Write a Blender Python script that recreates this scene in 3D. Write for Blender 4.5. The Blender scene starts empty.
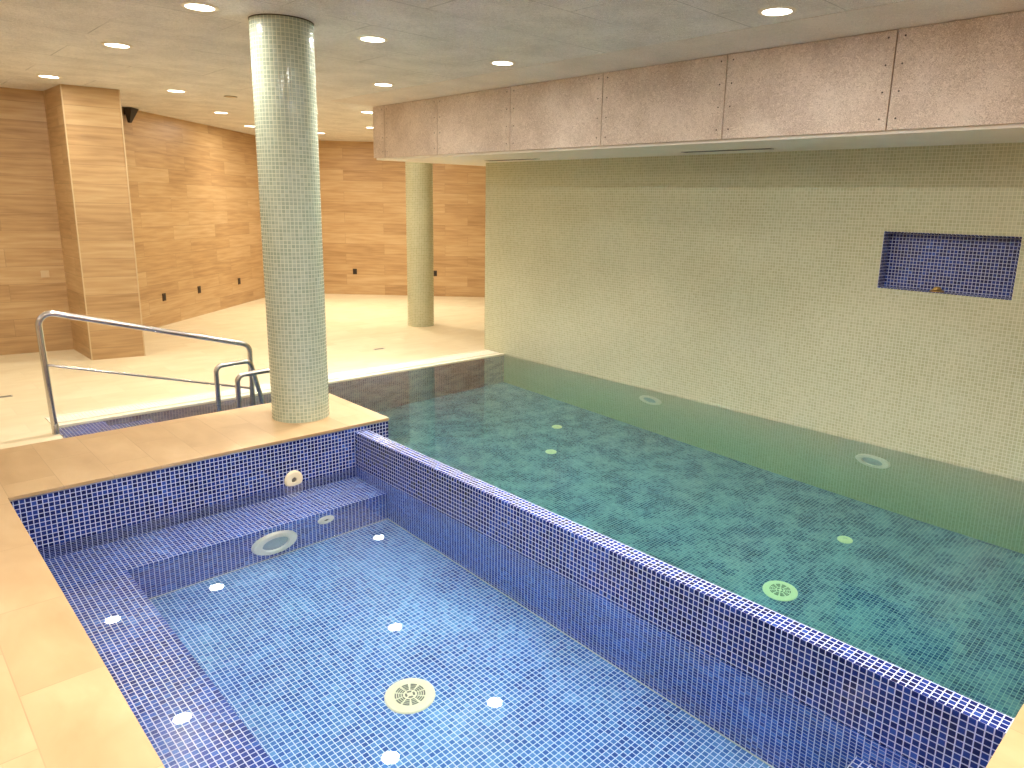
import bpy, bmesh, math, random
from mathutils import Vector, Matrix
random.seed(7)
S = bpy.context.scene
COL = S.collection
PI = math.pi

# ------------------------------------------------------------------ helpers
def V(*a): return Vector(a)

class MB:
    """collects shapes into one bmesh"""
    def __init__(s): s.b = bmesh.new()
    def face(s, pts):
        vs = [s.b.verts.new(p) for p in pts]
        return s.b.faces.new(vs)
    def box(s, x0, x1, y0, y1, z0, z1, skip=''):
        p = [V(x, y, z) for z in (z0, z1) for y in (y0, y1) for x in (x0, x1)]
        q = {'-z': (0, 2, 3, 1), '+z': (4, 5, 7, 6), '-y': (0, 1, 5, 4), '+y': (2, 6, 7, 3), '-x': (0, 4, 6, 2), '+x': (1, 3, 7, 5)}
        vs = [s.b.verts.new(c) for c in p]
        for k, f in q.items():
            if k in skip.split(): continue
            s.b.faces.new([vs[i] for i in f])
        return s
    def prism(s, poly, z0, z1):
        n = len(poly)
        a = [s.b.verts.new((x, y, z0)) for x, y in poly]; c = [s.b.verts.new((x, y, z1)) for x, y in poly]
        s.b.faces.new(list(reversed(a))); s.b.faces.new(c)
        for i in range(n):
            j = (i + 1) % n
            s.b.faces.new((a[i], a[j], c[j], c[i]))
        return s
    def hexa(s, lo, hi):
        """lo, hi: four points each, counter-clockwise seen from above"""
        a = [s.b.verts.new(p) for p in lo]; c = [s.b.verts.new(p) for p in hi]
        s.b.faces.new(list(reversed(a))); s.b.faces.new(c)
        for i in range(4):
            j = (i + 1) % 4
            s.b.faces.new((a[i], a[j], c[j], c[i]))
        return s
    def lathe(s, prof, n=40, M=None, closed=False):
        """prof: (r, z) pairs turned about z; M places it"""
        M = M or Matrix()
        rings = []
        for r, z in prof:
            if r < 1e-6: rings.append([s.b.verts.new(M @ V(0, 0, z))])
            else: rings.append([s.b.verts.new(M @ V(r * math.cos(2 * PI * i / n), r * math.sin(2 * PI * i / n), z)) for i in range(n)])
        m = len(rings)
        for k in range(m if closed else m - 1):
            A, B = rings[k], rings[(k + 1) % m]
            for i in range(n):
                j = (i + 1) % n
                if len(A) == 1 and len(B) == 1: continue
                if len(A) == 1: f = (A[0], B[j], B[i])
                elif len(B) == 1: f = (A[i], A[j], B[0])
                else: f = (A[i], A[j], B[j], B[i])
                s.b.faces.new(f)
        return s
    def tube(s, pts, r, n=14, cap=True):
        pts = [Vector(p) for p in pts]
        T = []
        for i in range(len(pts)):
            a = pts[max(i - 1, 0)]; c = pts[min(i + 1, len(pts) - 1)]
            T.append((c - a).normalized())
        up = V(0, 1, 0) if abs(T[0].y) < .9 else V(1, 0, 0)
        u = T[0].cross(up).normalized()
        rings = []
        for i, p in enumerate(pts):
            if i:
                q = T[i - 1].rotation_difference(T[i]); u = q @ u
            w = T[i].cross(u).normalized()
            rings.append([s.b.verts.new(p + r * (math.cos(2 * PI * k / n) * u + math.sin(2 * PI * k / n) * w)) for k in range(n)])
        for A, B in zip(rings, rings[1:]):
            for k in range(n):
                j = (k + 1) % n
                s.b.faces.new((A[k], A[j], B[j], B[k]))
        if cap:
            s.b.faces.new(list(reversed(rings[0]))); s.b.faces.new(rings[-1])
        return s
    def build(s, name, mat, parent=None, uvo=(0, 0), smooth=False, bevel=0, loc=None, seg=2, cyl=None):
        b = s.b
        bmesh.ops.recalc_face_normals(b, faces=b.faces)
        if bevel:
            bmesh.ops.bevel(b, geom=[e for e in b.edges], offset=bevel, segments=seg, profile=.6, affect='EDGES', clamp_overlap=True)
        b.normal_update()
        uv = b.loops.layers.uv.new('metres')
        for f in b.faces:
            n = f.normal
            if cyl:
                a0 = None
                for l in f.loops:
                    p = l.vert.co; a = math.atan2(p.y, p.x)
                    if a0 is None: a0 = a
                    if a - a0 > PI: a -= 2 * PI
                    if a - a0 < -PI: a += 2 * PI
                    l[uv].uv = (a * cyl + uvo[0], p.z + uvo[1])
                continue
            flat = abs(n.z) > .72
            if not flat:
                t = V(-n.y, n.x, 0).normalized()
            for l in f.loops:
                p = l.vert.co
                l[uv].uv = ((p.x if flat else p.dot(t)) + uvo[0], (p.y if flat else p.z) + uvo[1])
        if smooth:
            for f in b.faces: f.smooth = True
        me = bpy.data.meshes.new(name); b.to_mesh(me); b.free()
        if smooth:
            me.set_sharp_from_angle(angle=math.radians(38))
        o = bpy.data.objects.new(name, me); COL.objects.link(o)
        if mat: me.materials.append(mat)
        if parent: o.parent = parent
        if loc: o.location = loc
        return o

def tag(o, label, cat, group=None, kind=None):
    o['label'] = label; o['category'] = cat
    if group: o['group'] = group
    if kind: o['kind'] = kind
    return o
def empty(name, label, cat, loc, rot=(0, 0, 0), group=None):
    o = bpy.data.objects.new(name, None); COL.objects.link(o)
    o.empty_display_size = .1
    o.location = loc; o.rotation_euler = rot
    return tag(o, label, cat, group)
def dup(root, label, loc, rot=None):
    r = root.copy(); COL.objects.link(r); r.location = loc; r['label'] = label
    if rot is not None: r.rotation_euler = rot
    for ch in list(root.children):
        c = ch.copy(); COL.objects.link(c); c.parent = r
        for g in list(ch.children):
            d = g.copy(); COL.objects.link(d); d.parent = c
    return r
def struct(o, label, cat):
    return tag(o, label, cat, kind='structure')

def fillet(pts, r, n=8):
    pts = [Vector(p) for p in pts]; out = [pts[0]]
    for a, p, c in zip(pts, pts[1:], pts[2:]):
        d0 = (a - p).normalized(); d1 = (c - p).normalized()
        ang = d0.angle(d1); t = r / math.tan(ang / 2)
        bis = (d0 + d1).normalized(); ctr = p + bis * (r / math.sin(ang / 2))
        s0 = p + d0 * t - ctr; s1 = p + d1 * t - ctr
        tot = s0.angle(s1); ax = s0.cross(s1).normalized()
        for k in range(n + 1): out.append(ctr + Matrix.Rotation(tot * k / n, 3, ax) @ s0)
    out.append(pts[-1]); return out

# ------------------------------------------------------------------ materials
def new_mat(name):
    m = bpy.data.materials.new(name); m.use_nodes = True
    nt = m.node_tree
    for n in list(nt.nodes): nt.nodes.remove(n)
    out = nt.nodes.new('ShaderNodeOutputMaterial')
    return m, nt, out
def N(nt, typ, **kw):
    n = nt.nodes.new(typ)
    for k, v in kw.items():
        if hasattr(n, k) and not (k in n.inputs): setattr(n, k, v)
        else: n.inputs[k].default_value = v
    return n
def L(nt, a, b): nt.links.new(a, b)
def math_n(nt, op, a, b=None, c=None):
    n = nt.nodes.new('ShaderNodeMath'); n.operation = op
    for i, v in enumerate((a, b, c)):
        if v is None: continue
        if isinstance(v, (int, float)): n.inputs[i].default_value = v
        else: nt.links.new(v, n.inputs[i])
    return n.outputs[0]
def ramp(nt, fac, stops, interp='LINEAR'):
    r = nt.nodes.new('ShaderNodeValToRGB'); r.color_ramp.interpolation = interp
    e = r.color_ramp.elements
    while len(e) < len(stops): e.new(.5)
    for el, (p, c) in zip(e, stops): el.position = p; el.color = (*c, 1)
    nt.links.new(fac, r.inputs[0]); return r.outputs[0]
def mixc(nt, fac, a, b, typ='MIX'):
    n = nt.nodes.new('ShaderNodeMix'); n.data_type = 'RGBA'; n.blend_type = typ
    for i, v in ((0, fac), (6, a), (7, b)):
        if isinstance(v, (int, float)): n.inputs[i].default_value = v
        elif isinstance(v, tuple): n.inputs[i].default_value = (*v, 1) if len(v) == 3 else v
        else: nt.links.new(v, n.inputs[i])
    return n.outputs[2]
def srgb(r, g, b):
    f = lambda c: (c / 255 / 12.92) if c / 255 <= .04045 else ((c / 255 + .055) / 1.055) ** 2.4
    return (f(r), f(g), f(b))

def mosaic(name, stops, grout, size=.025, gap=.1, rough=.14, clump=.35, clump_scale=2.2, bump=.25, spec=.5, grout_rough=.7, jitter=.0):
    """square glass mosaic: metre UVs, every tile with its own tone"""
    m, nt, out = new_mat(name)
    uv = N(nt, 'ShaderNodeUVMap', uv_map='metres')
    sc = N(nt, 'ShaderNodeVectorMath', operation='SCALE'); L(nt, uv.outputs[0], sc.inputs[0]); sc.inputs['Scale'].default_value = 1 / size
    fl = N(nt, 'ShaderNodeVectorMath', operation='FLOOR'); L(nt, sc.outputs[0], fl.inputs[0])
    fr = N(nt, 'ShaderNodeVectorMath', operation='FRACTION'); L(nt, sc.outputs[0], fr.inputs[0])
    sx = N(nt, 'ShaderNodeSeparateXYZ'); L(nt, fr.outputs[0], sx.inputs[0])
    dx = math_n(nt, 'MINIMUM', sx.outputs[0], math_n(nt, 'SUBTRACT', 1.0, sx.outputs[0]))
    dy = math_n(nt, 'MINIMUM', sx.outputs[1], math_n(nt, 'SUBTRACT', 1.0, sx.outputs[1]))
    d = math_n(nt, 'MINIMUM', dx, dy)
    mr = N(nt, 'ShaderNodeMapRange', interpolation_type='SMOOTHSTEP'); L(nt, d, mr.inputs[0])
    mr.inputs[1].default_value = gap / 2 - .012; mr.inputs[2].default_value = gap / 2 + .03
    mask = mr.outputs[0]
    wn = N(nt, 'ShaderNodeTexWhiteNoise', noise_dimensions='2D'); L(nt, fl.outputs[0], wn.inputs['Vector'])
    ns = N(nt, 'ShaderNodeTexNoise', noise_dimensions='2D'); ns.inputs['Scale'].default_value = clump_scale * size; ns.inputs['Detail'].default_value = 3
    L(nt, fl.outputs[0], ns.inputs['Vector'])
    nsr = N(nt, 'ShaderNodeMapRange'); L(nt, ns.outputs[0], nsr.inputs[0]); nsr.inputs[1].default_value = .32; nsr.inputs[2].default_value = .68
    v = math_n(nt, 'ADD', math_n(nt, 'MULTIPLY', wn.outputs[0], 1 - clump), math_n(nt, 'MULTIPLY', nsr.outputs[0], clump))
    tile = ramp(nt, v, stops)
    col = mixc(nt, mask, grout, tile)
    b = N(nt, 'ShaderNodeBsdfPrincipled')
    L(nt, col, b.inputs['Base Color'])
    rg = N(nt, 'ShaderNodeMapRange'); L(nt, mask, rg.inputs[0]); rg.inputs[3].default_value = grout_rough; rg.inputs[4].default_value = rough
    L(nt, rg.outputs[0], b.inputs['Roughness'])
    b.inputs['Specular IOR Level'].default_value = spec
    bp = N(nt, 'ShaderNodeBump'); bp.inputs['Strength'].default_value = bump; bp.inputs['Distance'].default_value = .0012
    mr2 = N(nt, 'ShaderNodeMapRange', interpolation_type='SMOOTHSTEP'); L(nt, d, mr2.inputs[0]); mr2.inputs[1].default_value = 0; mr2.inputs[2].default_value = gap * 1.6
    L(nt, mr2.outputs[0], bp.inputs['Height'])
    L(nt, bp.outputs[0], b.inputs['Normal'])
    L(nt, b.outputs[0], out.inputs[0])
    return m

def plain(name, col, rough=.5, metal=0., spec=.5, noise=0., nscale=20., bump=0.):
    m, nt, out = new_mat(name)
    b = N(nt, 'ShaderNodeBsdfPrincipled')
    b.inputs['Roughness'].default_value = rough; b.inputs['Metallic'].default_value = metal
    b.inputs['Specular IOR Level'].default_value = spec
    tc = N(nt, 'ShaderNodeTexCoord')
    ns = N(nt, 'ShaderNodeTexNoise'); ns.inputs['Scale'].default_value = nscale; ns.inputs['Detail'].default_value = 5
    L(nt, tc.outputs['Object'], ns.inputs['Vector'])
    lo = tuple(c * (1 - noise) for c in col); hi = tuple(min(1, c * (1 + noise)) for c in col)
    L(nt, ramp(nt, ns.outputs[0], [(.3, lo), (.7, hi)]), b.inputs['Base Color'])
    if bump:
        bp = N(nt, 'ShaderNodeBump'); bp.inputs['Strength'].default_value = bump; bp.inputs['Distance'].default_value = .004
        L(nt, ns.outputs[0], bp.inputs['Height']); L(nt, bp.outputs[0], b.inputs['Normal'])
    L(nt, b.outputs[0], out.inputs[0])
    return m

def bricks(nt, w, h, mortar, off=.5, shift=(0, 0), rot=0):
    uv = N(nt, 'ShaderNodeUVMap', uv_map='metres')
    mp = N(nt, 'ShaderNodeMapping'); L(nt, uv.outputs[0], mp.inputs[0])
    mp.inputs['Location'].default_value = (*shift, 0); mp.inputs['Rotation'].default_value = (0, 0, rot)
    br = N(nt, 'ShaderNodeTexBrick'); br.offset = off; br.squash = 1
    L(nt, mp.outputs[0], br.inputs['Vector'])
    br.inputs['Color1'].default_value = (0, 0, 0, 1); br.inputs['Color2'].default_value = (1, 1, 1, 1); br.inputs['Mortar'].default_value = (.5, .5, .5, 1)
    br.inputs['Scale'].default_value = 1; br.inputs['Mortar Size'].default_value = mortar; br.inputs['Mortar Smooth'].default_value = .1
    br.inputs['Brick Width'].default_value = w; br.inputs['Row Height'].default_value = h; br.inputs['Bias'].default_value = 0
    return mp, br

def wood(name, tones, shift=(0, 0)):
    """wood-look planks 1.2 x 0.2 m laid horizontally"""
    m, nt, out = new_mat(name)
    mp, br = bricks(nt, 1.2, .2, .0018, .37, shift)
    gray = N(nt, 'ShaderNodeRGBToBW'); L(nt, br.outputs[0], gray.inputs[0])
    # grain: noise stretched along the plank, shifted per plank
    mp2 = N(nt, 'ShaderNodeMapping'); L(nt, mp.outputs[0], mp2.inputs[0]); mp2.inputs['Scale'].default_value = (1.3, 16, 1)
    cx = N(nt, 'ShaderNodeCombineXYZ'); L(nt, math_n(nt, 'MULTIPLY', gray.outputs[0], 37.), cx.inputs[0]); L(nt, math_n(nt, 'MULTIPLY', gray.outputs[0], 11.), cx.inputs[2])
    ad = N(nt, 'ShaderNodeVectorMath', operation='ADD'); L(nt, mp2.outputs[0], ad.inputs[0]); L(nt, cx.outputs[0], ad.inputs[1])
    n1 = N(nt, 'ShaderNodeTexNoise'); n1.inputs['Scale'].default_value = 1.6; n1.inputs['Detail'].default_value = 6; n1.inputs['Distortion'].default_value = .2
    L(nt, ad.outputs[0], n1.inputs['Vector'])
    v = math_n(nt, 'ADD', math_n(nt, 'MULTIPLY', gray.outputs[0], .24), math_n(nt, 'MULTIPLY', n1.outputs[0], .76))
    col = ramp(nt, v, [(.18, tones[0]), (.5, tones[1]), (.85, tones[2])])
    col = mixc(nt, math_n(nt, 'MULTIPLY', br.outputs['Fac'], .5), col, tuple(c * .45 for c in tones[0]))
    b = N(nt, 'ShaderNodeBsdfPrincipled'); L(nt, col, b.inputs['Base Color']); b.inputs['Roughness'].default_value = .38
    b.inputs['Specular IOR Level'].default_value = .35
    bp = N(nt, 'ShaderNodeBump'); bp.inputs['Strength'].default_value = .15; bp.inputs['Distance'].default_value = .002
    L(nt, n1.outputs[0], bp.inputs['Height']); L(nt, bp.outputs[0], b.inputs['Normal'])
    L(nt, b.outputs[0], out.inputs[0]); return m

def stone(name, tones, w=.6, h=.3, shift=(0, 0), rot=0, rough=.33, joint=.55, tone_amt=.5):
    m, nt, out = new_mat(name)
    mp, br = bricks(nt, w, h, .0018, .5, shift, rot)
    gray = N(nt, 'ShaderNodeRGBToBW'); L(nt, br.outputs[0], gray.inputs[0])
    mp2 = N(nt, 'ShaderNodeMapping'); L(nt, mp.outputs[0], mp2.inputs[0]); mp2.inputs['Scale'].default_value = (2.2, 4.5, 1)
    cx = N(nt, 'ShaderNodeCombineXYZ'); L(nt, math_n(nt, 'MULTIPLY', gray.outputs[0], 23.), cx.inputs[2])
    ad = N(nt, 'ShaderNodeVectorMath', operation='ADD'); L(nt, mp2.outputs[0], ad.inputs[0]); L(nt, cx.outputs[0], ad.inputs[1])
    n1 = N(nt, 'ShaderNodeTexNoise'); n1.inputs['Scale'].default_value = 1.1; n1.inputs['Detail'].default_value = 5; n1.inputs['Distortion'].default_value = .4
    L(nt, ad.outputs[0], n1.inputs['Vector'])
    v = math_n(nt, 'ADD', math_n(nt, 'MULTIPLY', gray.outputs[0], .45 * tone_amt), math_n(nt, 'MULTIPLY', n1.outputs[0], 1 - .45 * tone_amt))
    col = ramp(nt, v, [(.25, tones[0]), (.5, tones[1]), (.75, tones[2])])
    col = mixc(nt, math_n(nt, 'MULTIPLY', br.outputs['Fac'], joint), col, tuple(c * .45 for c in tones[0]))
    b = N(nt, 'ShaderNodeBsdfPrincipled'); L(nt, col, b.inputs['Base Color']); b.inputs['Roughness'].default_value = rough
    b.inputs['Specular IOR Level'].default_value = .4
    L(nt, b.outputs[0], out.inputs[0]); return m

def woodwool(name, lo, hi, w=None, h=None, shift=(0, 0), seam=.55, off=.5):
    """cement-bonded wood-wool board: fibrous mottling"""
    m, nt, out = new_mat(name)
    uv = N(nt, 'ShaderNodeUVMap', uv_map='metres')
    n1 = N(nt, 'ShaderNodeTexNoise', noise_dimensions='2D'); n1.inputs['Scale'].default_value = 75; n1.inputs['Detail'].default_value = 4; n1.inputs['Distortion'].default_value = 2.2
    n2 = N(nt, 'ShaderNodeTexNoise', noise_dimensions='2D'); n2.inputs['Scale'].default_value = 3; n2.inputs['Detail'].default_value = 3
    L(nt, uv.outputs[0], n1.inputs['Vector']); L(nt, uv.outputs[0], n2.inputs['Vector'])
    v = math_n(nt, 'ADD', math_n(nt, 'MULTIPLY', n1.outputs[0], .75), math_n(nt, 'MULTIPLY', n2.outputs[0], .25))
    col = ramp(nt, v, [(.40, lo), (.59, hi)])
    b = N(nt, 'ShaderNodeBsdfPrincipled'); b.inputs['Roughness'].default_value = .9; b.inputs['Specular IOR Level'].default_value = .1
    bp = N(nt, 'ShaderNodeBump'); bp.inputs['Strength'].default_value = .35; bp.inputs['Distance'].default_value = .004
    L(nt, n1.outputs[0], bp.inputs['Height']); L(nt, bp.outputs[0], b.inputs['Normal'])
    if w:
        mp, br = bricks(nt, w, h, .0035, off, shift)
        n3 = N(nt, 'ShaderNodeTexNoise', noise_dimensions='2D'); n3.inputs['Scale'].default_value = 1.7
        L(nt, uv.outputs[0], n3.inputs['Vector'])
        k = math_n(nt, 'MULTIPLY', br.outputs['Fac'], math_n(nt, 'MULTIPLY', ramp(nt, n3.outputs[0], [(.42, (0.1, 0.1, 0.1)), (.6, (1, 1, 1))]), seam))
        col = mixc(nt, k, col, tuple(c * .3 for c in lo))
    L(nt, col, b.inputs['Base Color'])
    L(nt, b.outputs[0], out.inputs[0]); return m

def emit(name, col, st):
    m, nt, out = new_mat(name)
    e = N(nt, 'ShaderNodeEmission'); e.inputs[0].default_value = (*col, 1); e.inputs[1].default_value = st
    L(nt, e.outputs[0], out.inputs[0]); return m

def water_mat(name, absorb, density, ripple=0., scale=6.):
    m, nt, out = new_mat(name)
    b = N(nt, 'ShaderNodeBsdfPrincipled')
    b.inputs['Base Color'].default_value = (1, 1, 1, 1); b.inputs['Roughness'].default_value = 0
    b.inputs['IOR'].default_value = 1.33; b.inputs['Transmission Weight'].default_value = 1
    if ripple:
        tc = N(nt, 'ShaderNodeTexCoord')
        ns = N(nt, 'ShaderNodeTexNoise'); ns.inputs['Scale'].default_value = scale; ns.inputs['Detail'].default_value = 2
        L(nt, tc.outputs['Object'], ns.inputs['Vector'])
        bp = N(nt, 'ShaderNodeBump'); bp.inputs['Strength'].default_value = ripple; bp.inputs['Distance'].default_value = .01
        L(nt, ns.outputs[0], bp.inputs['Height']); L(nt, bp.outputs[0], b.inputs['Normal'])
    L(nt, b.outputs[0], out.inputs['Surface'])
    if density:
        va = N(nt, 'ShaderNodeVolumeAbsorption'); va.inputs['Color'].default_value = (*absorb, 1); va.inputs['Density'].default_value = density
        L(nt, va.outputs[0], out.inputs['Volume'])
    return m

NAVY = [(.0, srgb(12, 18, 62)), (.45, srgb(22, 36, 100)), (.8, srgb(34, 58, 134)), (1., srgb(54, 90, 172))]
BLUEFLOOR = [(.0, srgb(32, 70, 140)), (.3, srgb(54, 98, 168)), (.65, srgb(82, 130, 188)), (1., srgb(118, 164, 208))]
M = {}
M['tile_wall'] = mosaic('navy mosaic', NAVY, srgb(188, 194, 222), gap=.14, rough=.12)
M['tile_wall_lit'] = mosaic('lit navy mosaic', [(.0, srgb(18, 40, 112)), (.45, srgb(34, 66, 152)), (.8, srgb(58, 100, 186)), (1., srgb(94, 138, 212))], srgb(208, 212, 232), gap=.14, rough=.14)  # lighter copy of the navy tile: underwater brightness put into the colour
M['tile_floor'] = mosaic('blue mosaic', BLUEFLOOR, srgb(206, 218, 236), gap=.13, rough=.16, clump=.45)
M['tile_deep'] = mosaic('deep pool mosaic', [(.0, srgb(36, 58, 102)), (.3, srgb(64, 88, 130)), (.6, srgb(108, 130, 158)), (1., srgb(134, 156, 178))], srgb(160, 170, 178), gap=.12, rough=.18, clump=.55, clump_scale=5.)
CREAM = [(.0, srgb(174, 174, 140)), (.5, srgb(184, 184, 152)), (1., srgb(194, 194, 164))]
M['tile_cream'] = mosaic('cream mosaic', CREAM, srgb(208, 206, 176), gap=.14, rough=.12, clump=.3, bump=.2)
SAGE = [(.0, srgb(154, 168, 148)), (.5, srgb(166, 178, 158)), (1., srgb(178, 190, 170))]
M['tile_sage'] = mosaic('sage mosaic', SAGE, srgb(208, 210, 184), gap=.13, rough=.10, clump=.2, bump=.3)
WOODT = (srgb(156, 122, 84), srgb(190, 156, 112), srgb(210, 182, 140))
M['wood'] = wood('wood look planks', WOODT)
M['wood2'] = wood('wood look planks on pier', WOODT, (.31, .07))
STONE = (srgb(168, 138, 98), srgb(182, 152, 112), srgb(196, 168, 128))
M['stone'] = stone('sand stone slabs', STONE, .585, .24, shift=(.15, .0235), rot=PI / 2, joint=.3, tone_amt=.3)
M['stone_far'] = stone('sand stone paving', (srgb(208, 190, 154), srgb(216, 200, 166), srgb(224, 210, 178)), .6, .3, joint=.18, rough=.42, tone_amt=.3)
M['ceiling'] = woodwool('wood wool ceiling', srgb(196, 192, 186), srgb(236, 232, 226), 1.2, .6, shift=(.32, .4))
M['beam'] = woodwool('wood wool beam', srgb(186, 168, 152), srgb(232, 218, 204))
M['margin'] = woodwool('smooth ceiling margin', srgb(206, 198, 188), srgb(232, 224, 214))
M['plaster'] = plain('painted plaster', srgb(232, 226, 214), .8, noise=.03, nscale=4)
M['rim'] = plain('cream ceramic rim', srgb(236, 228, 202), .25, noise=.02)
M['joint'] = plain('pale joint', srgb(200, 198, 184), .6)
M['grate'] = plain('white plastic grating', srgb(240, 234, 216), .4)
M['slot'] = plain('dark slot', srgb(60, 52, 40), .8)
M['steel'] = plain('polished stainless steel', (.60, .57, .53), .24, metal=1.)
M['strip'] = plain('grey metal trim', (.42, .42, .44), .35, metal=.8)
M['edge'] = plain('pale corner profile', srgb(206, 182, 144), .4)
M['black'] = plain('black plastic', srgb(34, 26, 22), .5)
M['dark'] = plain('dark brown plastic', srgb(58, 42, 28), .5)
M['white'] = plain('white plastic', srgb(235, 228, 208), .35)
M['cream'] = plain('cream plastic', srgb(236, 222, 184), .35)
M['greyhole'] = plain('grey recess', srgb(120, 112, 92), .7)
M['lensgrey'] = plain('frosted lens', srgb(170, 186, 184), .3)
M['brass'] = plain('brass', (.62, .42, .14), .3, metal=.9)
M['lamp'] = emit('lit lens', (1, .93, .8), 9)
M['water_hot'] = water_mat('clear water', (.45, .88, 1.0), .4)
M['water_main'] = water_mat('green water', (.52, .95, .86), .62, .012, 2.5)

# ------------------------------------------------------------------ levels (metres, far deck = 0)
CEIL = 2.929; PLAT = .305; WAT = -.010; DIV = .249
BF = -.60        # floor of the small pool
DF = -1.37       # floor of the main pool
XL, XD0, XD1, XW = .457, 2.428, 2.530, 5.854
YN, YP, YB, YG, YE = .355, 4.326, 5.225, 6.67, 7.02
W0 = -3.5; X0 = -4.0

# ------------------------------------------------------------------ deck, platform, pools (setting)
b = MB()
b.box(X0, 1.05, YB - .3, YE, -.2, 0); b.box(X0, 14, YE, 17, -.2, 0)
struct(b.build('floor', M['stone_far']), 'pale sand stone floor running back to the wood walls', 'floor')

b = MB()
z0 = PLAT - .018
b.box(X0, 2.70, YP, YB, z0, PLAT); b.box(X0, .452, W0, YP, z0, PLAT); b.box(.452, 6.2, W0, .360, z0, PLAT)
struct(b.build('floor_coping', M['stone']), 'sand coloured stone coping round the small pool, raised above the far floor', 'floor')
b = MB()
b.box(X0, 2.697, YP + .002, YB - .002, z0 - .006, z0); b.box(X0, .454, W0, YP + .002, z0 - .006, z0); b.box(.454, 6.2, W0, .358, z0 - .006, z0)
struct(b.build('trim_coping', M['strip']), 'thin grey metal strip under the edge of the stone coping', 'trim')
b = MB()
b.box(X0, 2.693, YP + .005, YB - .01, DF - .05, z0 - .006); b.box(X0, XL, W0, YP + .005, DF - .05, z0 - .006); b.box(XL, 6.2, W0, YN, DF - .05, z0 - .006)
struct(b.build('wall_pool', M['tile_wall'], uvo=(.004, -.006)), 'navy mosaic wall under the stone coping', 'pool wall')

b = MB(); b.box(XD0, XD1, YN, YP + .005, WAT - .002, DIV)
struct(b.build('wall_divider', M['tile_wall'], bevel=.006, uvo=(.003, -.024)), 'low blue mosaic wall dividing the two pools', 'pool wall')
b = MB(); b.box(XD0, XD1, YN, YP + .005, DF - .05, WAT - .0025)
struct(b.build('wall_divider_base', M['tile_wall_lit'], uvo=(.003, -.024)), 'lit navy mosaic foot of the dividing wall, painted lighter for the light under water', 'pool wall')  # same wall as above, its submerged brightness painted in by a lighter tile
# bench around the small pool
BT = -.18
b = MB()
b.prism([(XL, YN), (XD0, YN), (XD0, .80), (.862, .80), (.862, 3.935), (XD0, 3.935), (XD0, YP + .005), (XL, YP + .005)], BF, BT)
struct(b.build('trim_bench', M['tile_wall_lit'], bevel=.004, uvo=(.012, -.02)), 'blue mosaic bench just under the water of the small pool', 'pool bench')
b = MB(); b.box(XL, XD0, YN, YP + .005, BF - .05, BF)
struct(b.build('floor_small_pool', M['tile_floor'], uvo=(.0, .01)), 'blue mosaic bottom of the small pool', 'pool floor')
b = MB(); b.box(1.0, XW + .1, YN - .05, YG + .1, DF - .05, DF)
struct(b.build('floor_main_pool', M['tile_deep'], uvo=(.005, .01)), 'blue mosaic bottom of the main pool under green water', 'pool floor')
b = MB()
b.box(XD0 - .006, XD0, .80, 3.935, BF, BF + .006); b.box(.862, XD0 - .006, 3.929, 3.935, BF, BF + .006); b.box(.862, .868, .80, 3.929, BF, BF + .006); b.box(.868, XD0 - .006, .80, .806, BF, BF + .006)
struct(b.build('trim_small_pool', M['joint'], bevel=.001), 'thin pale joint strip round the bottom of the small pool', 'trim')
# far wall of main pool and entry wall
b = MB(); b.box(1.0, XW + .1, YG + .012, YG + .3, DF - .05, -.06); b.box(.8, 1.05, YB - .05, YG + .012, DF - .05, -.001)
struct(b.build('wall_pool_far', M['tile_deep']), 'mosaic wall under the overflow edge of the main pool', 'pool wall')
# entry steps going down from the left end of the channel
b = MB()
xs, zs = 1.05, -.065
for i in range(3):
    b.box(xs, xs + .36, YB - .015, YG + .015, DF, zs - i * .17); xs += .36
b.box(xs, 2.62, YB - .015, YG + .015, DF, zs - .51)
struct(b.build('trim_steps', M['tile_wall_lit'], uvo=(.0, .01)), 'blue mosaic entry steps under the handrail', 'pool steps')
# overflow edge
b = MB(); b.box(1.05, XW, YG, YG + .075, -.06, 0); b.box(1.05, XW, YG + .3, YE, -.06, 0.001); b.box(1.05, XW, YG + .075, YG + .3, -.14, -.12)
struct(b.build('trim_overflow', M['rim'], bevel=.004), 'cream ceramic rim along the far edge of the main pool', 'pool rim')
b = MB(); b.box(1.05, XW, YG + .075, YG + .3, -.119, -.035)
struct(b.build('trim_channel', M['slot']), 'dark gutter channel under the white overflow grating', 'gutter')
g = empty('overflow_grating', 'white slatted overflow grating beside the far edge of the main pool', 'grating', ((1.05 + XW) / 2, YG + .19, -.03))
b = MB(); half = (XW - 1.05) / 2 - .005
n = int(2 * half / .028)
for i in range(n):
    x = -half + .014 + i * .028
    b.box(x - .0122, x + .0122, -.092, .098, .008, .03)
b.build('slat_panel', M['grate'], g, bevel=0)
b = MB()
for y in (-.085, .0, .09): b.box(-half, half, y - .006, y + .006, -.004, .024)
b.build('rail', M['grate'], g)

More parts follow.
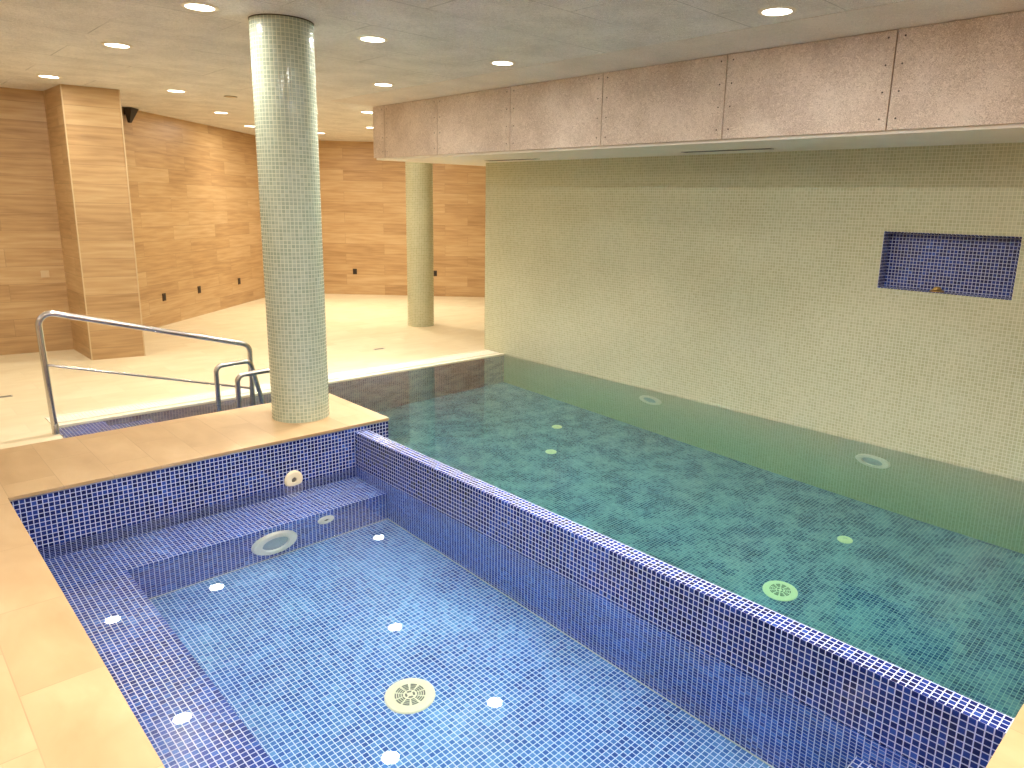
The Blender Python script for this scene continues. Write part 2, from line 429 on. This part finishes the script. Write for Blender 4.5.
# ------------------------------------------------------------------ tiled wall on the right, with its niche
NY0, NY1, NZ0, NZ1, ND = 1.334, 2.253, 1.255, 1.69, .12
ytop = 7.07
WT = 2.312
b = MB()
b.box(XW, 6.6, W0, NY0, DF - .05, WT + .2); b.box(XW, 6.6, NY1, ytop, DF - .05, WT + .2)
b.box(XW, 6.6, NY0, NY1, DF - .05, NZ0); b.box(XW, 6.6, NY0, NY1, NZ1, WT + .2); b.box(XW + ND + .02, 6.6, NY0, NY1, NZ0, NZ1)
b.box(6.6, 10.2, ytop - .25, ytop, -.2, WT + .2)
struct(b.build('wall_right', M['tile_cream'], uvo=(.006, .01)), 'long cream mosaic wall rising from the main pool', 'wall')
b = MB()
e = .004
b.box(XW + ND, XW + ND + .019, NY0, NY1, NZ0, NZ1); b.box(XW + e, XW + ND, NY0, NY0 + .006, NZ0, NZ1); b.box(XW + e, XW + ND, NY1 - .006, NY1, NZ0, NZ1); b.box(XW + e, XW + ND, NY0 + .006, NY1 - .006, NZ1 - .006, NZ1)
b.box(XW + e, XW + ND, NY0 + .006, NY1 - .006, NZ0, NZ0 + .006)
struct(b.build('wall_niche', M['tile_wall'], uvo=(.002, .004)), 'navy mosaic lining of the niche in the cream wall', 'niche')

# ------------------------------------------------------------------ wood walls, ceiling, beam
def wall_between(name, A, B, t, label, mat='wood', z1=CEIL + .1):
    """slab whose visible face runs from A to B, thickness t to the left of A->B"""
    A, B = Vector(A), Vector(B); d = (B - A).normalized(); n = Vector((-d.y, d.x))
    b = MB(); b.prism([tuple(A), tuple(B), tuple(B + n * t), tuple(A + n * t)], -.2, z1)
    return struct(b.build(name, M[mat]), label, 'wall')
CORNER = (6.279, 13.909)
LD = Vector((2.603, 2.365)).normalized()
LA = Vector((3.016, 10.944)) - LD * 1.15
BD = Vector((.7589, -.708)).normalized()
wall_between('wall_left', tuple(LA), CORNER, .2, 'slanting wood plank wall behind the front column')
wall_between('wall_back', CORNER, tuple(Vector(CORNER) + BD * 5.9), .2, 'wood plank wall at the far end behind the back column')
wall_between('wall_alcove', (X0, 10.775), (2.3, 9.934), .2, 'wood plank wall in the alcove left of the pier')
wall_between('wall_side', (X0, W0), (X0, 10.8), .2, 'plain pale wall at the left of the hall', 'plaster')
wall_between('wall_end', (10.2, 10.7), (10.2, ytop - .2), .2, 'wood plank wall behind the tiled wall', 'wood')
b = MB(); b.box(X0, 6.6, W0 - .2, W0, -.2, CEIL + .1)
struct(b.build('wall_front', M['plaster']), 'plain wall behind the viewer', 'wall')
b = MB(); b.box(X0 - .2, 4.28, W0 - .2, 17, CEIL, CEIL + .12); b.box(4.28, 14, 7.95, 17, CEIL, CEIL + .12)
struct(b.build('ceiling', M['ceiling']), 'wood wool board ceiling', 'ceiling')
b = MB(); b.box(4.28, 6.6, W0 - .2, 7.95, CEIL - .003, CEIL + .12)
struct(b.build('ceiling_margin', M['margin']), 'smooth plaster margin of the ceiling along the bulkhead', 'ceiling')

# bulkhead over the pool: wood wool boards on the face, plaster underneath
XB = 4.862
S0, S1 = 2.322, 2.312
b = MB()
b.prism([(XB + .03, W0), (6.4, W0), (6.4, 7.70), (XB + .03, 7.99)], S1, CEIL)
b.prism([(6.4, ytop - .02), (10.2, ytop - .02), (10.2, 7.70), (6.4, 7.70)], S1, CEIL)
struct(b.build('ceiling_bulkhead', M['plaster']), 'plaster underside of the bulkhead above the main pool', 'ceiling')
seams = [8.01, 7.75, 6.70, 5.51, 4.33, 3.13, 1.94, .75, -.44, -1.63, -2.82, W0]
b = MB()
for y1, y0 in zip(seams, seams[1:]):
    b.box(XB, XB + .028, y0 + .004, y1 - .004, S0 + .012, CEIL - .006)
beam = struct(b.build('trim_bulkhead', M['beam'], bevel=.002), 'row of wood wool boards cladding the bulkhead face', 'bulkhead')
sc0 = None
for y in seams[1:7]:
    for dy in (-.05, .05):
        for z in (S0 + .08, S0 + .24, S0 + .40, S0 + .56):
            if sc0 is None:
                s_ = MB(); s_.lathe([(0, -.003), (.005, -.002), (.006, 0)], 10, Matrix.Rotation(-PI / 2, 4, 'Y') @ Matrix.Rotation(PI, 4, 'X'))
                sc0 = s_.build('screw', M['dark'], beam); sc = sc0
            else:
                sc = sc0.copy(); COL.objects.link(sc); sc.parent = beam
            sc.location = (XB - .0005, y + dy, z)

# ------------------------------------------------------------------ columns and pier
def column(name, label, x, y, r, z0, z1, mat):
    root = empty(name, label, 'column', (x, y, z0), group=None)
    b = MB(); n = 72
    ring = [(r * math.cos(2 * PI * i / n), r * math.sin(2 * PI * i / n)) for i in range(n)]
    zz = [0, z1 - z0]
    for i in range(n):
        j = (i + 1) % n
        b.face([V(*ring[i], 0), V(*ring[j], 0), V(*ring[j], z1 - z0), V(*ring[i], z1 - z0)])
    bmesh.ops.remove_doubles(b.b, verts=b.b.verts, dist=1e-5)
    k = round(2 * PI * r / .025) * .025 / (2 * PI)      # whole number of tiles round the shaft
    b.build('shaft', mat, root, smooth=True, cyl=k)
    c = MB(); c.lathe([(r + .001, z1 - z0 - .006), (r + .003, z1 - z0 - .006), (r + .003, z1 - z0), (r + .001, z1 - z0)], 72, closed=True)
    c.build('shadow_gap', M['dark'], root)
    return root
column('round_column', 'thick round column in pale green mosaic standing on the raised coping', 2.249, 4.774, .1967, PLAT, CEIL, M['tile_sage'])
column('round_column', 'slimmer looking cream round column on the far floor before the back wall', 6.269, 9.088, .1975, 0, CEIL, M['tile_cream'])

pr = empty('square_pier', 'wood clad square pier standing out from the left wall', 'pier', (2.157, 9.150, 0))
b = MB(); b.prism([(-.261, .041), (.261, -.042), (.285, 1.5), (-.275, 1.0)], 0, CEIL); b.build('cladding', M['wood2'], pr)
for x, y in ((-.261, .041), (.261, -.042)):
    b = MB(); b.box(x - .006, x + .006, y - .006, y + .006, 0, CEIL); b.build('corner_profile', M['edge'], pr, bevel=.002)
b = MB(); b.box(.2625, .272, -.02, .01, .0, CEIL - .4); b.build('shadow_gap', M['dark'], pr)

# ------------------------------------------------------------------ water
def water(name, x0, x1, y0, y1, z0, mat, label, extra=None):
    b = MB(); b.box(x0, x1, y0, y1, z0, WAT)
    o = b.build(name, mat); tag(o, label, 'water', kind='stuff')
    return o
wa = water('pool_water', XL - .01, XD0 + .01, YN - .01, YP + .02, BF - .01, M['water_hot'], 'clear shallow water of the small blue pool in front')
p = [(XD1 - .01, YN - .01), (XW + .01, YN - .01), (XW + .01, YG + .03), (1.04, YG + .03), (1.04, YB - .02), (2.688, YB - .015), (2.688, YP + .01), (XD1 - .01, YP + .01)]
b = MB(); b.prism(p, DF - .01, WAT)
wb = b.build('pool_water', M['water_main']); tag(wb, 'green tinted water of the large main pool beside the cream wall', 'water', kind='stuff')

# ------------------------------------------------------------------ fittings in the pools
def disc_on(axis):
    """matrix turning local +z to the given axis"""
    return V(0, 0, 1).rotation_difference(Vector(axis)).to_euler()
def pool_light(label, loc, axis, r=.138):
    t = empty('pool_light', label, 'pool light', loc, disc_on(axis), 'round underwater lights')
    b = MB(); b.lathe([(r, 0), (r, .012), (r * .93, .026), (r * .72, .034), (r * .60, .030), (r * .58, .012)], 48); b.build('bezel', M['white'], t, smooth=True)
    b = MB(); b.lathe([(r * .60, .008), (r * .4, .018), (0, .022)], 48); b.build('lens', M['lensgrey'], t, smooth=True)
    return t
pl = pool_light('round white underwater light on the front of the bench in the small pool', (1.644, 3.931, -.393), (0, -1, 0), .14)
l2 = dup(pl, 'round underwater light ring on the cream wall right of the main pool, nearest the niche', (XW - .001, 2.11, -.42), disc_on((-1, 0, 0)))
l3 = dup(pl, 'round underwater light ring on the cream wall, farther from the niche', (XW - .001, 4.375, -.37), disc_on((-1, 0, 0)))

t = empty('wall_jet', 'round cream massage jet on the navy wall at the water line', 'jet', (1.963, YP + .004, .020), disc_on((0, -1, 0)))
b = MB(); b.lathe([(.062, 0), (.062, .008), (.054, .016), (.03, .018), (.018, .016), (.016, .004)], 40); b.build('faceplate', M['cream'], t, smooth=True)
b = MB(); b.lathe([(.017, .005), (.012, .013), (.006, .013), (.005, .006)], 24); b.build('nozzle', M['greyhole'], t, smooth=True)
t = empty('bench_jet', 'small white jet on the bench front right of the underwater light', 'jet', (1.979, 3.932, -.30), disc_on((0, -1, 0)))
b = MB(); b.lathe([(.055, 0), (.055, .008), (.045, .015), (.02, .017), (.016, .006)], 36); b.build('faceplate', M['white'], t, smooth=True)
b = MB(); b.lathe([(.017, .004), (.010, .012), (0, .012)], 20); b.build('nozzle', M['greyhole'], t, smooth=True)

def drain(label, loc, r=.113):
    t = empty('floor_drain', label, 'drain', loc, (0, 0, .4), 'round slotted floor drains')
    b = MB(); b.lathe([(r, 0), (r, .006), (r * .95, .011), (r * .66, .013)], 56); b.build('rim', M['cream'], t, smooth=True)
    g = MB(); g.lathe([(r * .67, .011), (r * .2, .0125), (0, .0125)], 56); gp = g.build('grille', M['cream'], t, smooth=True)
    s = MB()
    for k in range(10):
        a0 = 2 * PI * k / 10 + .09; a1 = 2 * PI * (k + 1) / 10 - .09
        for r0, r1 in ((.28, .33), (.37, .42), (.46, .51), (.55, .60)):
            pts = []
            for i in range(5): a = a0 + (a1 - a0) * i / 4; pts.append(V(r * r1 * math.cos(a), r * r1 * math.sin(a), .0145))
            for i in range(5): a = a1 - (a1 - a0) * i / 4; pts.append(V(r * r0 * math.cos(a), r * r0 * math.sin(a), .0145))
            s.face(pts)
    for k in range(4):
        a0 = PI / 2 * k + .25; a1 = a0 + PI / 2 - .5
        pts = [V(r * .2 * math.cos(a0 + (a1 - a0) * i / 3), r * .2 * math.sin(a0 + (a1 - a0) * i / 3), .0145) for i in range(4)]
        pts += [V(r * .12 * math.cos(a1 - (a1 - a0) * i / 3), r * .12 * math.sin(a1 - (a1 - a0) * i / 3), .0145) for i in range(4)]
        s.face(pts)
    ex = bmesh.ops.extrude_face_region(s.b, geom=list(s.b.faces))
    bmesh.ops.translate(s.b, verts=[v for v in ex['geom'] if isinstance(v, bmesh.types.BMVert)], vec=(0, 0, -.004))
    s.build('slot_pattern', M['greyhole'], gp)
    return t
dr = drain('round cream slotted drain on the bottom of the small pool', (1.585, 2.418, BF))
dup(dr, 'round slotted drain on the bottom of the main pool, seen greenish through the water', (4.23, 2.006, DF))

def inlet(label, loc):
    t = empty('floor_inlet', label, 'inlet', loc, (0, 0, 0), 'small round inlets on the main pool bottom')
    b = MB(); b.lathe([(.055, 0), (.055, .006), (.045, .012), (.02, .014), (.016, .008)], 32); b.build('collar', M['cream'], t, smooth=True)
    b = MB(); b.lathe([(.017, .005), (.008, .011), (0, .011)], 20); b.build('cap', M['cream'], t, smooth=True)
    return t
il = inlet('small round inlet on the main pool bottom, the nearest one, right of the slotted drain', (5.16, 1.986, DF))
dup(il, 'small round inlet on the main pool bottom, the brighter of the two far ones', (5.209, 5.087, DF))
dup(il, 'small faint round inlet on the main pool bottom, before the bright far one', (4.690, 4.651, DF))

t = empty('niche_fitting', 'small brass coloured fitting at the bottom of the navy niche', 'fitting', (XW + .07, 1.84, NZ0 + .006))
b = MB(); b.lathe([(.05, 0), (.05, .006), (.03, .016), (.024, .03), (.012, .036), (0, .037)], 28); b.build('body', M['brass'], t, smooth=True)
b = MB(); b.box(-.05, .02, -.018, .018, .012, .022); b.build('spout', M['brass'], t, bevel=.003)

# ------------------------------------------------------------------ rails
def flange(parent, p, name='base_flange'):
    b = MB(); b.lathe([(.022, .014), (.045, .010), (.048, 0)], 28)
    return b.build(name, M['steel'], parent, smooth=True, loc=p)
hy = 6.44
h = empty('stair_handrail', 'long sloping stainless steel handrail at the entry steps', 'handrail', (1.030, hy, -.065))
pts = fillet([(0, 0, 0), (-.025, 0, 1.03), (1.545, 0, .59), (1.54, 0, -.40)], .085)
b = MB(); b.tube(pts, .023, 16); b.build('top_rail', M['steel'], h, smooth=True)
b = MB(); b.tube([(-.012, 0, .615), (1.54, 0, .185)], .011, 12); b.build('middle_rail', M['steel'], h, smooth=True)
flange(h, (0, 0, 0))
b = MB(); b.lathe([(.024, 0), (.0245, .14), (.021, .145)], 20); b.build('post_sleeve', M['steel'], h, smooth=True)

gr = empty('grab_rail', 'arched steel grab rail nearer the far floor, fully in view', 'grab rail', (2.236, 6.355, -.575), group='pair of arched steel grab rails at the ladder')
b = MB(); b.tube(fillet([(0, 0, 0), (0, 0, .962), (.30, 0, .972), (.41, 0, .5), (.49, 0, .15), (.49, 0, -.1)], .06), .021, 16); b.build('arch', M['steel'], gr, smooth=True)
flange(gr, (0, 0, 0))
dup(gr, 'arched steel grab rail partly hidden by the front column', (2.24, 5.90, -.575))

# ------------------------------------------------------------------ ceiling lights
def ceiling_light(label, loc):
    t = empty('ceiling_light', label, 'ceiling light', loc, group='round recessed ceiling lights')
    b = MB(); b.lathe([(.082, -.001), (.082, -.006), (.1, -.006), (.106, -.003), (.106, 0)], 40); b.build('trim_ring', M['white'], t, smooth=True)
    b = MB(); b.lathe([(.083, -.0035), (0, -.0035)], 40); b.build('lens', M['lamp'], t, smooth=True)
    return t
LIGHTS = [
    (1.755, 4.8, 'round ceiling light nearest the viewer, left of the front column top', 1),
    (1.735, 6.475, 'ceiling light in the left row, middle of the three', 1),
    (1.705, 8.7, 'ceiling light in the left row, just above the wood pier', 1),
    (2.855, 8.66, 'ceiling light in front of the slanting wood wall, nearest the pier', 1),
    (3.94, 10.296, 'ceiling light in front of the slanting wood wall, midway to the column', 1),
    (4.937, 11.763, 'small ceiling light at the left edge of the front column, far back', 1),
    (2.9, 4.75, 'ceiling light right of the front column top', 1),
    (4.05, 4.69, 'bright ceiling light midway along the bulkhead', 1),
    (4.035, 6.435, 'ceiling light over the far end of the main pool, before the bulkhead end', 1),
    (5.11, 8.53, 'ceiling light beside the far end of the bulkhead, the nearer one', 1),
    (6.178, 10.215, 'ceiling light partly behind the far end of the bulkhead', 1),
    (6.158, 11.83, 'ceiling light at the right edge of the front column, by the back wall', 1),
    (4.032, 2.295, 'ceiling light at the upper right, close to the bulkhead', 1),
]
UNSEEN_FILL = [(1.75, 2.3), (2.9, 2.3), (1.75, -.1), (2.9, -.1), (4.05, -.1), (2.9, -2.3), (.5, 8.7), (-.7, 8.7), (-1.9, 8.7), (-1.9, 5.6), (-1.9, 2.3), (8.0, 9.3), (7.4, 10.9), (.58, 2.3)]  # unseen downlights, added to brighten ceiling, deck and back wall
proto = None
def lamp(i, x, y, power, col):
    # a downlight: reflector beam plus the wide glow of its diffuser
    beam = ((.85, 96, .012), (.10, 180, .010)) if 3.9 < x < 4.2 and y < 8 else ((.36, 104, .012), (.66, 180, .010))
    for share, spread, dz in beam:
        ld = bpy.data.lights.new('downlight', 'AREA'); ld.shape = 'DISK'; ld.size = .15; ld.energy = power * share; ld.color = col
        ld.spread = math.radians(spread)
        o = bpy.data.objects.new('downlight', ld); COL.objects.link(o); o.location = (x, y, CEIL - dz)
WARM = (1., .92, .76); MILD = (1., .95, .88)
for i, (x, y, lab, _) in enumerate(LIGHTS):
    if proto is None: proto = ceiling_light(lab, (x, y, CEIL)); o = proto
    else: o = dup(proto, lab, (x, y, CEIL))
    far = y > 8
    lamp(i, x, y, 10 if i in (0, 2) else (29 if x > 6 else 16) if far else 31, WARM if far else MILD)
for i, (x, y) in enumerate(UNSEEN_FILL):
    dup(proto, 'added fill ceiling light outside the view, at about x %.1f and y %.1f metres' % (x, y) if 0 else 'unseen round ceiling light added to fill the hall with light', (x, y, CEIL))
    far = y > 8
    lamp(i, x, y, (20 if x > 5 else 11) if far else (27 if y < 0 else 40 if y < 3 else 24), WARM if far else MILD)

t = empty('ceiling_sensor', 'small flat dark edged disc on the ceiling left of the front column', 'sensor', (3.412, 8.603, CEIL))
b = MB(); b.lathe([(.07, 0), (.07, -.004), (.06, -.007)], 32); b.build('ring', M['greyhole'], t, smooth=True)
b = MB(); b.lathe([(.061, -.006), (.03, -.009), (0, -.009)], 32); b.build('cover', M['edge'], t, smooth=True)

# slot vents in the underside of the bulkhead
def vent(label, y0, y1, x):
    t = empty('slot_vent', label, 'vent', (x, (y0 + y1) / 2, S1), (0, 0, 0), 'slot vents under the bulkhead')
    hl = (y1 - y0) / 2
    b = MB(); b.box(-.05, .05, -hl, hl, -.006, .004); f = b.build('frame', M['plaster'], t, bevel=.002)
    b = MB(); b.box(-.038, .038, -hl + .012, hl - .012, -.0085, -.004); b.build('slot', M['dark'], t)
    return t
vent('dark slot vent under the bulkhead, the far one near the end of the cream wall', 5.80, 6.67, 5.53)
vent('dark slot vent under the bulkhead, the nearer one left of the niche', 3.04, 3.91, 5.47)

# ------------------------------------------------------------------ wall fittings
sp = empty('wall_speaker', 'small black speaker tucked under the ceiling beside the wood pier', 'speaker', (2.95, 10.83, 2.87), (0, 0, math.atan2(2.365, 2.603)))
b = MB(); b.hexa([V(-.02, -.03, -.13), V(.02, -.03, -.13), V(.02, 0, -.13), V(-.02, 0, -.13)], [V(-.08, -.11, .05), V(.08, -.11, .05), V(.08, 0, .05), V(-.08, 0, .05)])
b.build('cabinet', M['black'], sp, bevel=.006)
b = MB(); b.box(-.02, .02, 0, .12, -.03, .03); b.build('bracket', M['dark'], sp)

def outlet(label, x, y, z, ang):
    t = empty('wall_outlet', label, 'outlet', (x, y, z), (0, 0, ang), 'dark outlets low on the wood walls')
    b = MB(); b.box(-.04, .04, -.010, 0.002, -.055, .055); f = b.build('plate', M['dark'], t, bevel=.004)
    b = MB(); b.box(-.024, .024, -.013, -.009, -.035, .035); b.build('insert', M['black'], t, bevel=.002)
    return t
la = math.atan2(2.365, 2.603)
def on_left(x):   # y of the slanting wall at x
    return 10.944 + (x - 3.016) * 2.365 / 2.603
ol = None
for x, lab in ((3.2935, 'dark outlet on the slanting wood wall, nearest the pier'), (4.003, 'dark outlet on the slanting wood wall, the middle of three'), (4.982, 'dark outlet on the slanting wood wall, nearest the front column')):
    lo = (x, on_left(x), .405)
    if ol is None: ol = outlet(lab, *lo, la)
    else: dup(ol, lab, lo)
bd = BD; ba = math.atan2(bd.y, bd.x)
def on_back(x): return CORNER[1] + (x - CORNER[0]) * BD.y / BD.x
for x, lab in ((7.35, 'dark outlet on the back wood wall, between the two columns'), (8.509, 'dark outlet on the back wood wall, right beside the back column')):
    dup(ol, lab, (x, on_back(x), .455), (0, 0, ba))
t = empty('wall_switch', 'small pale switch plate on the alcove wall left of the pier', 'switch', (1.693, 10.013, .908), (0, 0, math.atan2(-.0738, .5532)))
b = MB(); b.box(-.04, .04, -.01, .002, -.04, .04); b.build('plate', M['edge'], t, bevel=.004)
b = MB(); b.box(-.018, .018, -.014, -.009, -.025, .025); b.build('rocker', M['edge'], t, bevel=.002)

def slotdrain(label, loc):
    t = empty('slot_drain', label, 'floor drain', loc, group='little slot drains on the far floor')
    b = MB(); b.box(-.07, .07, -.028, .028, 0, .003); b.build('frame', M['strip'], t, bevel=.001)
    b = MB(); b.box(-.06, .06, -.018, .018, .002, .0042); b.build('slot', M['greyhole'], t)
    return t
sd = slotdrain('small grey slot drain in the far floor, in front of the back column', (4.773, 7.849, 0))
dup(sd, 'small grey slot drain in the far floor, left of the handrail', (.904, 7.947, 0))

# ------------------------------------------------------------------ camera, world, view
R = [[0.7221698742670826, -0.691299457995442, 0.02399441760648069], [-0.13511594059004733, -0.17499983860992718, -0.9752531666623626], [0.6783910047307031, 0.7010564284433225, -0.21978518794213509]]
cam = bpy.data.objects.new('camera', bpy.data.cameras.new('camera')); COL.objects.link(cam)
rx, dn, fw = (Vector(r) for r in R)
m3 = Matrix((rx, -dn, -fw)).transposed()
cam.matrix_world = Matrix.Translation((0, 0, 1.82)) @ m3.to_4x4()
cam.data.sensor_width = 36; cam.data.lens = 722.343 / 1024 * 36; cam.data.shift_x = (512 - 538.857) / 1024; cam.data.shift_y = (368.25 - 384) / 1024; cam.data.clip_start = .05
S.camera = cam
w = bpy.data.worlds.new('world'); S.world = w; w.use_nodes = True
w.node_tree.nodes['Background'].inputs[0].default_value = (1, .9, .75, 1); w.node_tree.nodes['Background'].inputs[1].default_value = .02

S.view_settings.view_transform = 'Standard'; S.view_settings.look = 'None'
S.view_settings.gamma = 1; S.view_settings.use_curve_mapping = False
S.view_settings.exposure = 0.2
S.cycles.max_bounces = 12; S.cycles.diffuse_bounces = 6; S.cycles.glossy_bounces = 4; S.cycles.transmission_bounces = 8
S.cycles.sample_clamp_indirect = 200
S.cycles.use_denoising = True
